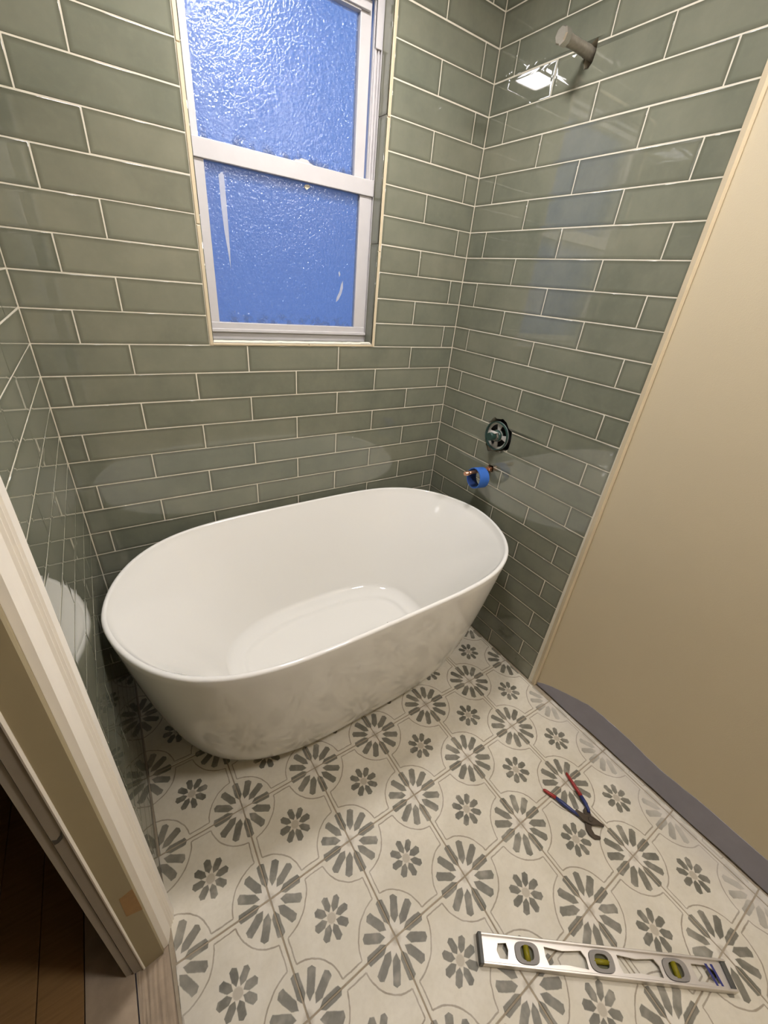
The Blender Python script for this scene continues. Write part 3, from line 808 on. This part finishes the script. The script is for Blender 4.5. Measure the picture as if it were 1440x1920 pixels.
last = [(0.504, 0.040), (0.540, 0.040), (0.556, 0.032), (0.556, 0.012), (0.506, 0.012), (0.504, 0.026)]
vials = [(0.083, 0.140), (0.258, 0.316), (0.432, 0.490)]
shape('web', [(0.006, y0 - 0.0005), (LV - 0.006, y0 - 0.0005), (LV - 0.006, y1 + 0.0005), (0.006, y1 + 0.0005)], [hexh, trapA, trapB, last] + [oval(a, b, y0 + 0.003, y1 - 0.002) for a, b in vials], 0.0036, ALU, lev).location = (0, 0, 0.0090)
for (a, b), kind in zip(vials, ('plumb', 'level', 'plumb')):
    cx = (a + b) / 2
    hs = shape('vial_housing', oval(a + 0.0006, b - 0.0006, y0 + 0.0036, y1 - 0.0026), [oval(a + 0.013, b - 0.013, y0 + 0.010, y1 - 0.009, e=3)], 0.010, GREYPL, lev, 0.0)
    hs.location = (0, 0, 0.0058)
    if kind == 'level': tube('vial', [(a + 0.011 - 0, 0.0265, 0.0108), (b - 0.011, 0.0265, 0.0108)], 0.0052, VIAL, hs, 16).location = (0, 0, -0.0058 * 0)
    else: tube('vial', [(cx, 0.0125, 0.0108), (cx, 0.0395, 0.0108)], 0.0070, VIAL, hs, 16)
    hs.children[0].location = (0, 0, -0.0058)
    sh = box('vial_backing', a + 0.012, b - 0.012, 0.012, 0.0395, 0.0062 - 0.0058, 0.0070 - 0.0058, simple('vial_backing', s2l(70, 68, 26), 0.5), hs)
box('end_cap', -0.0030, 0.006, -0.0008, HT + 0.0008, -0.0003, TH + 0.0008, DARKPL, lev, 0.0015)
box('end_cap', LV - 0.012, LV - 0.001, 0.0040, HT - 0.0040, 0.0005, TH - 0.003, DARKPL, lev, 0.001)
for q, (x0, x1) in enumerate(((0.557, 0.565), (0.545, 0.552))):
    bm = bmesh.new(); sx = 0.010 if q else 0.0
    v = [bm.verts.new(p) for p in ((x0, y0 + 0.004, 0.0), (x0 + 0.005, y0 + 0.004, 0.0), (x1 + 0.003 - 0.012, y1 - 0.005, 0.0), (x1 - 0.003 - 0.012, y1 - 0.005, 0.0))]
    bm.faces.new(v)
    r = bmesh.ops.extrude_face_region(bm, geom=bm.faces[:]); bmesh.ops.translate(bm, verts=[e for e in r['geom'] if isinstance(e, bmesh.types.BMVert)], vec=(0, 0, 0.0004))
    bm_obj('printed_stripe', bm, INK, lev).location = (0, 0, 0.0126)
tag(lev, 'aluminium spirit level with three yellow vials lying flat on the patterned floor', 'spirit level')

# ------------------------------------------------------------------ tile nippers
nip = empty('tile_nippers', (-0.252, -1.200, 0.0))
def P3(x, y, z): return (x + 0.252, y + 1.200, z)
def grip(name, pts, rad, mat, parent=nip):
    return tube(name, [P3(*p) for p in pts], rad, mat, parent, 16)
# handle toward the left of the picture
h1 = grip('handle', [(-0.2855, -1.109, 0.0085), (-0.280, -1.130, 0.0085), (-0.272, -1.160, 0.009), (-0.264, -1.180, 0.009)], [0.0050, 0.0062, 0.0052, 0.0045], BLUEG)
grip('grip_tip', [(-0.3000, -1.074, 0.0075), (-0.2975, -1.078, 0.0075), (-0.290, -1.097, 0.008), (-0.2850, -1.110, 0.0085)], [0.0025, 0.0045, 0.0052, 0.0054], REDG, nip)
h2 = grip('handle', [(-0.2095, -1.147, 0.0085), (-0.216, -1.165, 0.009), (-0.224, -1.182, 0.009), (-0.232, -1.190, 0.009)], [0.0054, 0.0058, 0.0050, 0.0045], BLUEG)
grip('grip_tip', [(-0.1885, -1.080, 0.0070), (-0.1905, -1.084, 0.0072), (-0.198, -1.108, 0.008), (-0.2040, -1.130, 0.0085), (-0.2100, -1.149, 0.0085)], [0.0025, 0.0042, 0.0050, 0.0056, 0.0056], REDG, nip)
def jaw(name, loop, z0, z1):
    o = shape(name, [(x + 0.252, y + 1.200) for x, y in loop], [], z1 - z0, TOOLM, nip, 0.0012)
    o.location = (0, 0, z0); return o
jaw('jaw', [(-0.268, -1.164), (-0.259, -1.164), (-0.250, -1.184), (-0.236, -1.196), (-0.230, -1.212), (-0.2235, -1.2335), (-0.228, -1.2360), (-0.240, -1.2240), (-0.254, -1.2150), (-0.262, -1.205), (-0.268, -1.190)], 0.0075, 0.0140)
jaw('jaw', [(-0.2385, -1.176), (-0.229, -1.174), (-0.226, -1.190), (-0.232, -1.203), (-0.248, -1.211), (-0.262, -1.219), (-0.2665, -1.232), (-0.2565, -1.2445), (-0.262, -1.2485), (-0.276, -1.2400), (-0.2815, -1.2240), (-0.276, -1.2100), (-0.262, -1.197), (-0.248, -1.190)], 0.0015, 0.0080)
tube('pivot', [P3(-0.2480, -1.2035, 0.0010), P3(-0.2480, -1.2035, 0.0155), P3(-0.2480, -1.2035, 0.0165)], [0.0062, 0.0062, 0.0045], TOOLM, nip, 18)
tag(nip, 'open tile nippers with red and blue dipped handles lying on the floor', 'pliers')

# ------------------------------------------------------------------ lamps (overhead, out of frame)
cl = empty('ceiling_light', (-0.68, -0.47, CEIL))
box('lamp_base', -0.105, 0.105, -0.105, 0.105, -0.020, 0.0, CHROME, cl, 0.005)
box('lamp_rim', -0.105, -0.090, -0.105, 0.105, -0.072, -0.018, CHROME, cl, 0.003)
box('lamp_rim', 0.090, 0.105, -0.105, 0.105, -0.072, -0.018, CHROME, cl, 0.003)
box('lamp_rim', -0.090, 0.090, -0.105, -0.090, -0.072, -0.018, CHROME, cl, 0.003)
box('lamp_rim', -0.090, 0.090, 0.090, 0.105, -0.072, -0.018, CHROME, cl, 0.003)
box('lamp_glass', -0.089, 0.089, -0.089, 0.089, -0.068, -0.025, LAMPM, cl, 0.004)
for sx, sy in ((1, 0), (-1, 0), (0, 1), (0, -1)):
    box('glass_clip', sx * 0.090 - 0.009, sx * 0.090 + 0.009, sy * 0.090 - 0.009, sy * 0.090 + 0.009, -0.076, -0.066, CHROME, cl, 0.002)
tag(cl, 'lit square glass ceiling lamp with metal clips above the bathtub', 'lamp')
cl2 = empty('ceiling_light', (L2X, L2Y, CEIL))
tube('lamp_base', [(0, 0, 0), (0, 0, -0.015)], 0.15, CHROME, cl2, 40)
tube('lamp_glass', [(0, 0, -0.015), (0, 0, -0.045), (0, 0, -0.060), (0, 0, -0.066)], [0.135, 0.135, 0.11, 0.05], LAMPM2, cl2, 40)
tag(cl2, 'lit round flush ceiling lamp behind the viewer, over the open floor', 'lamp')
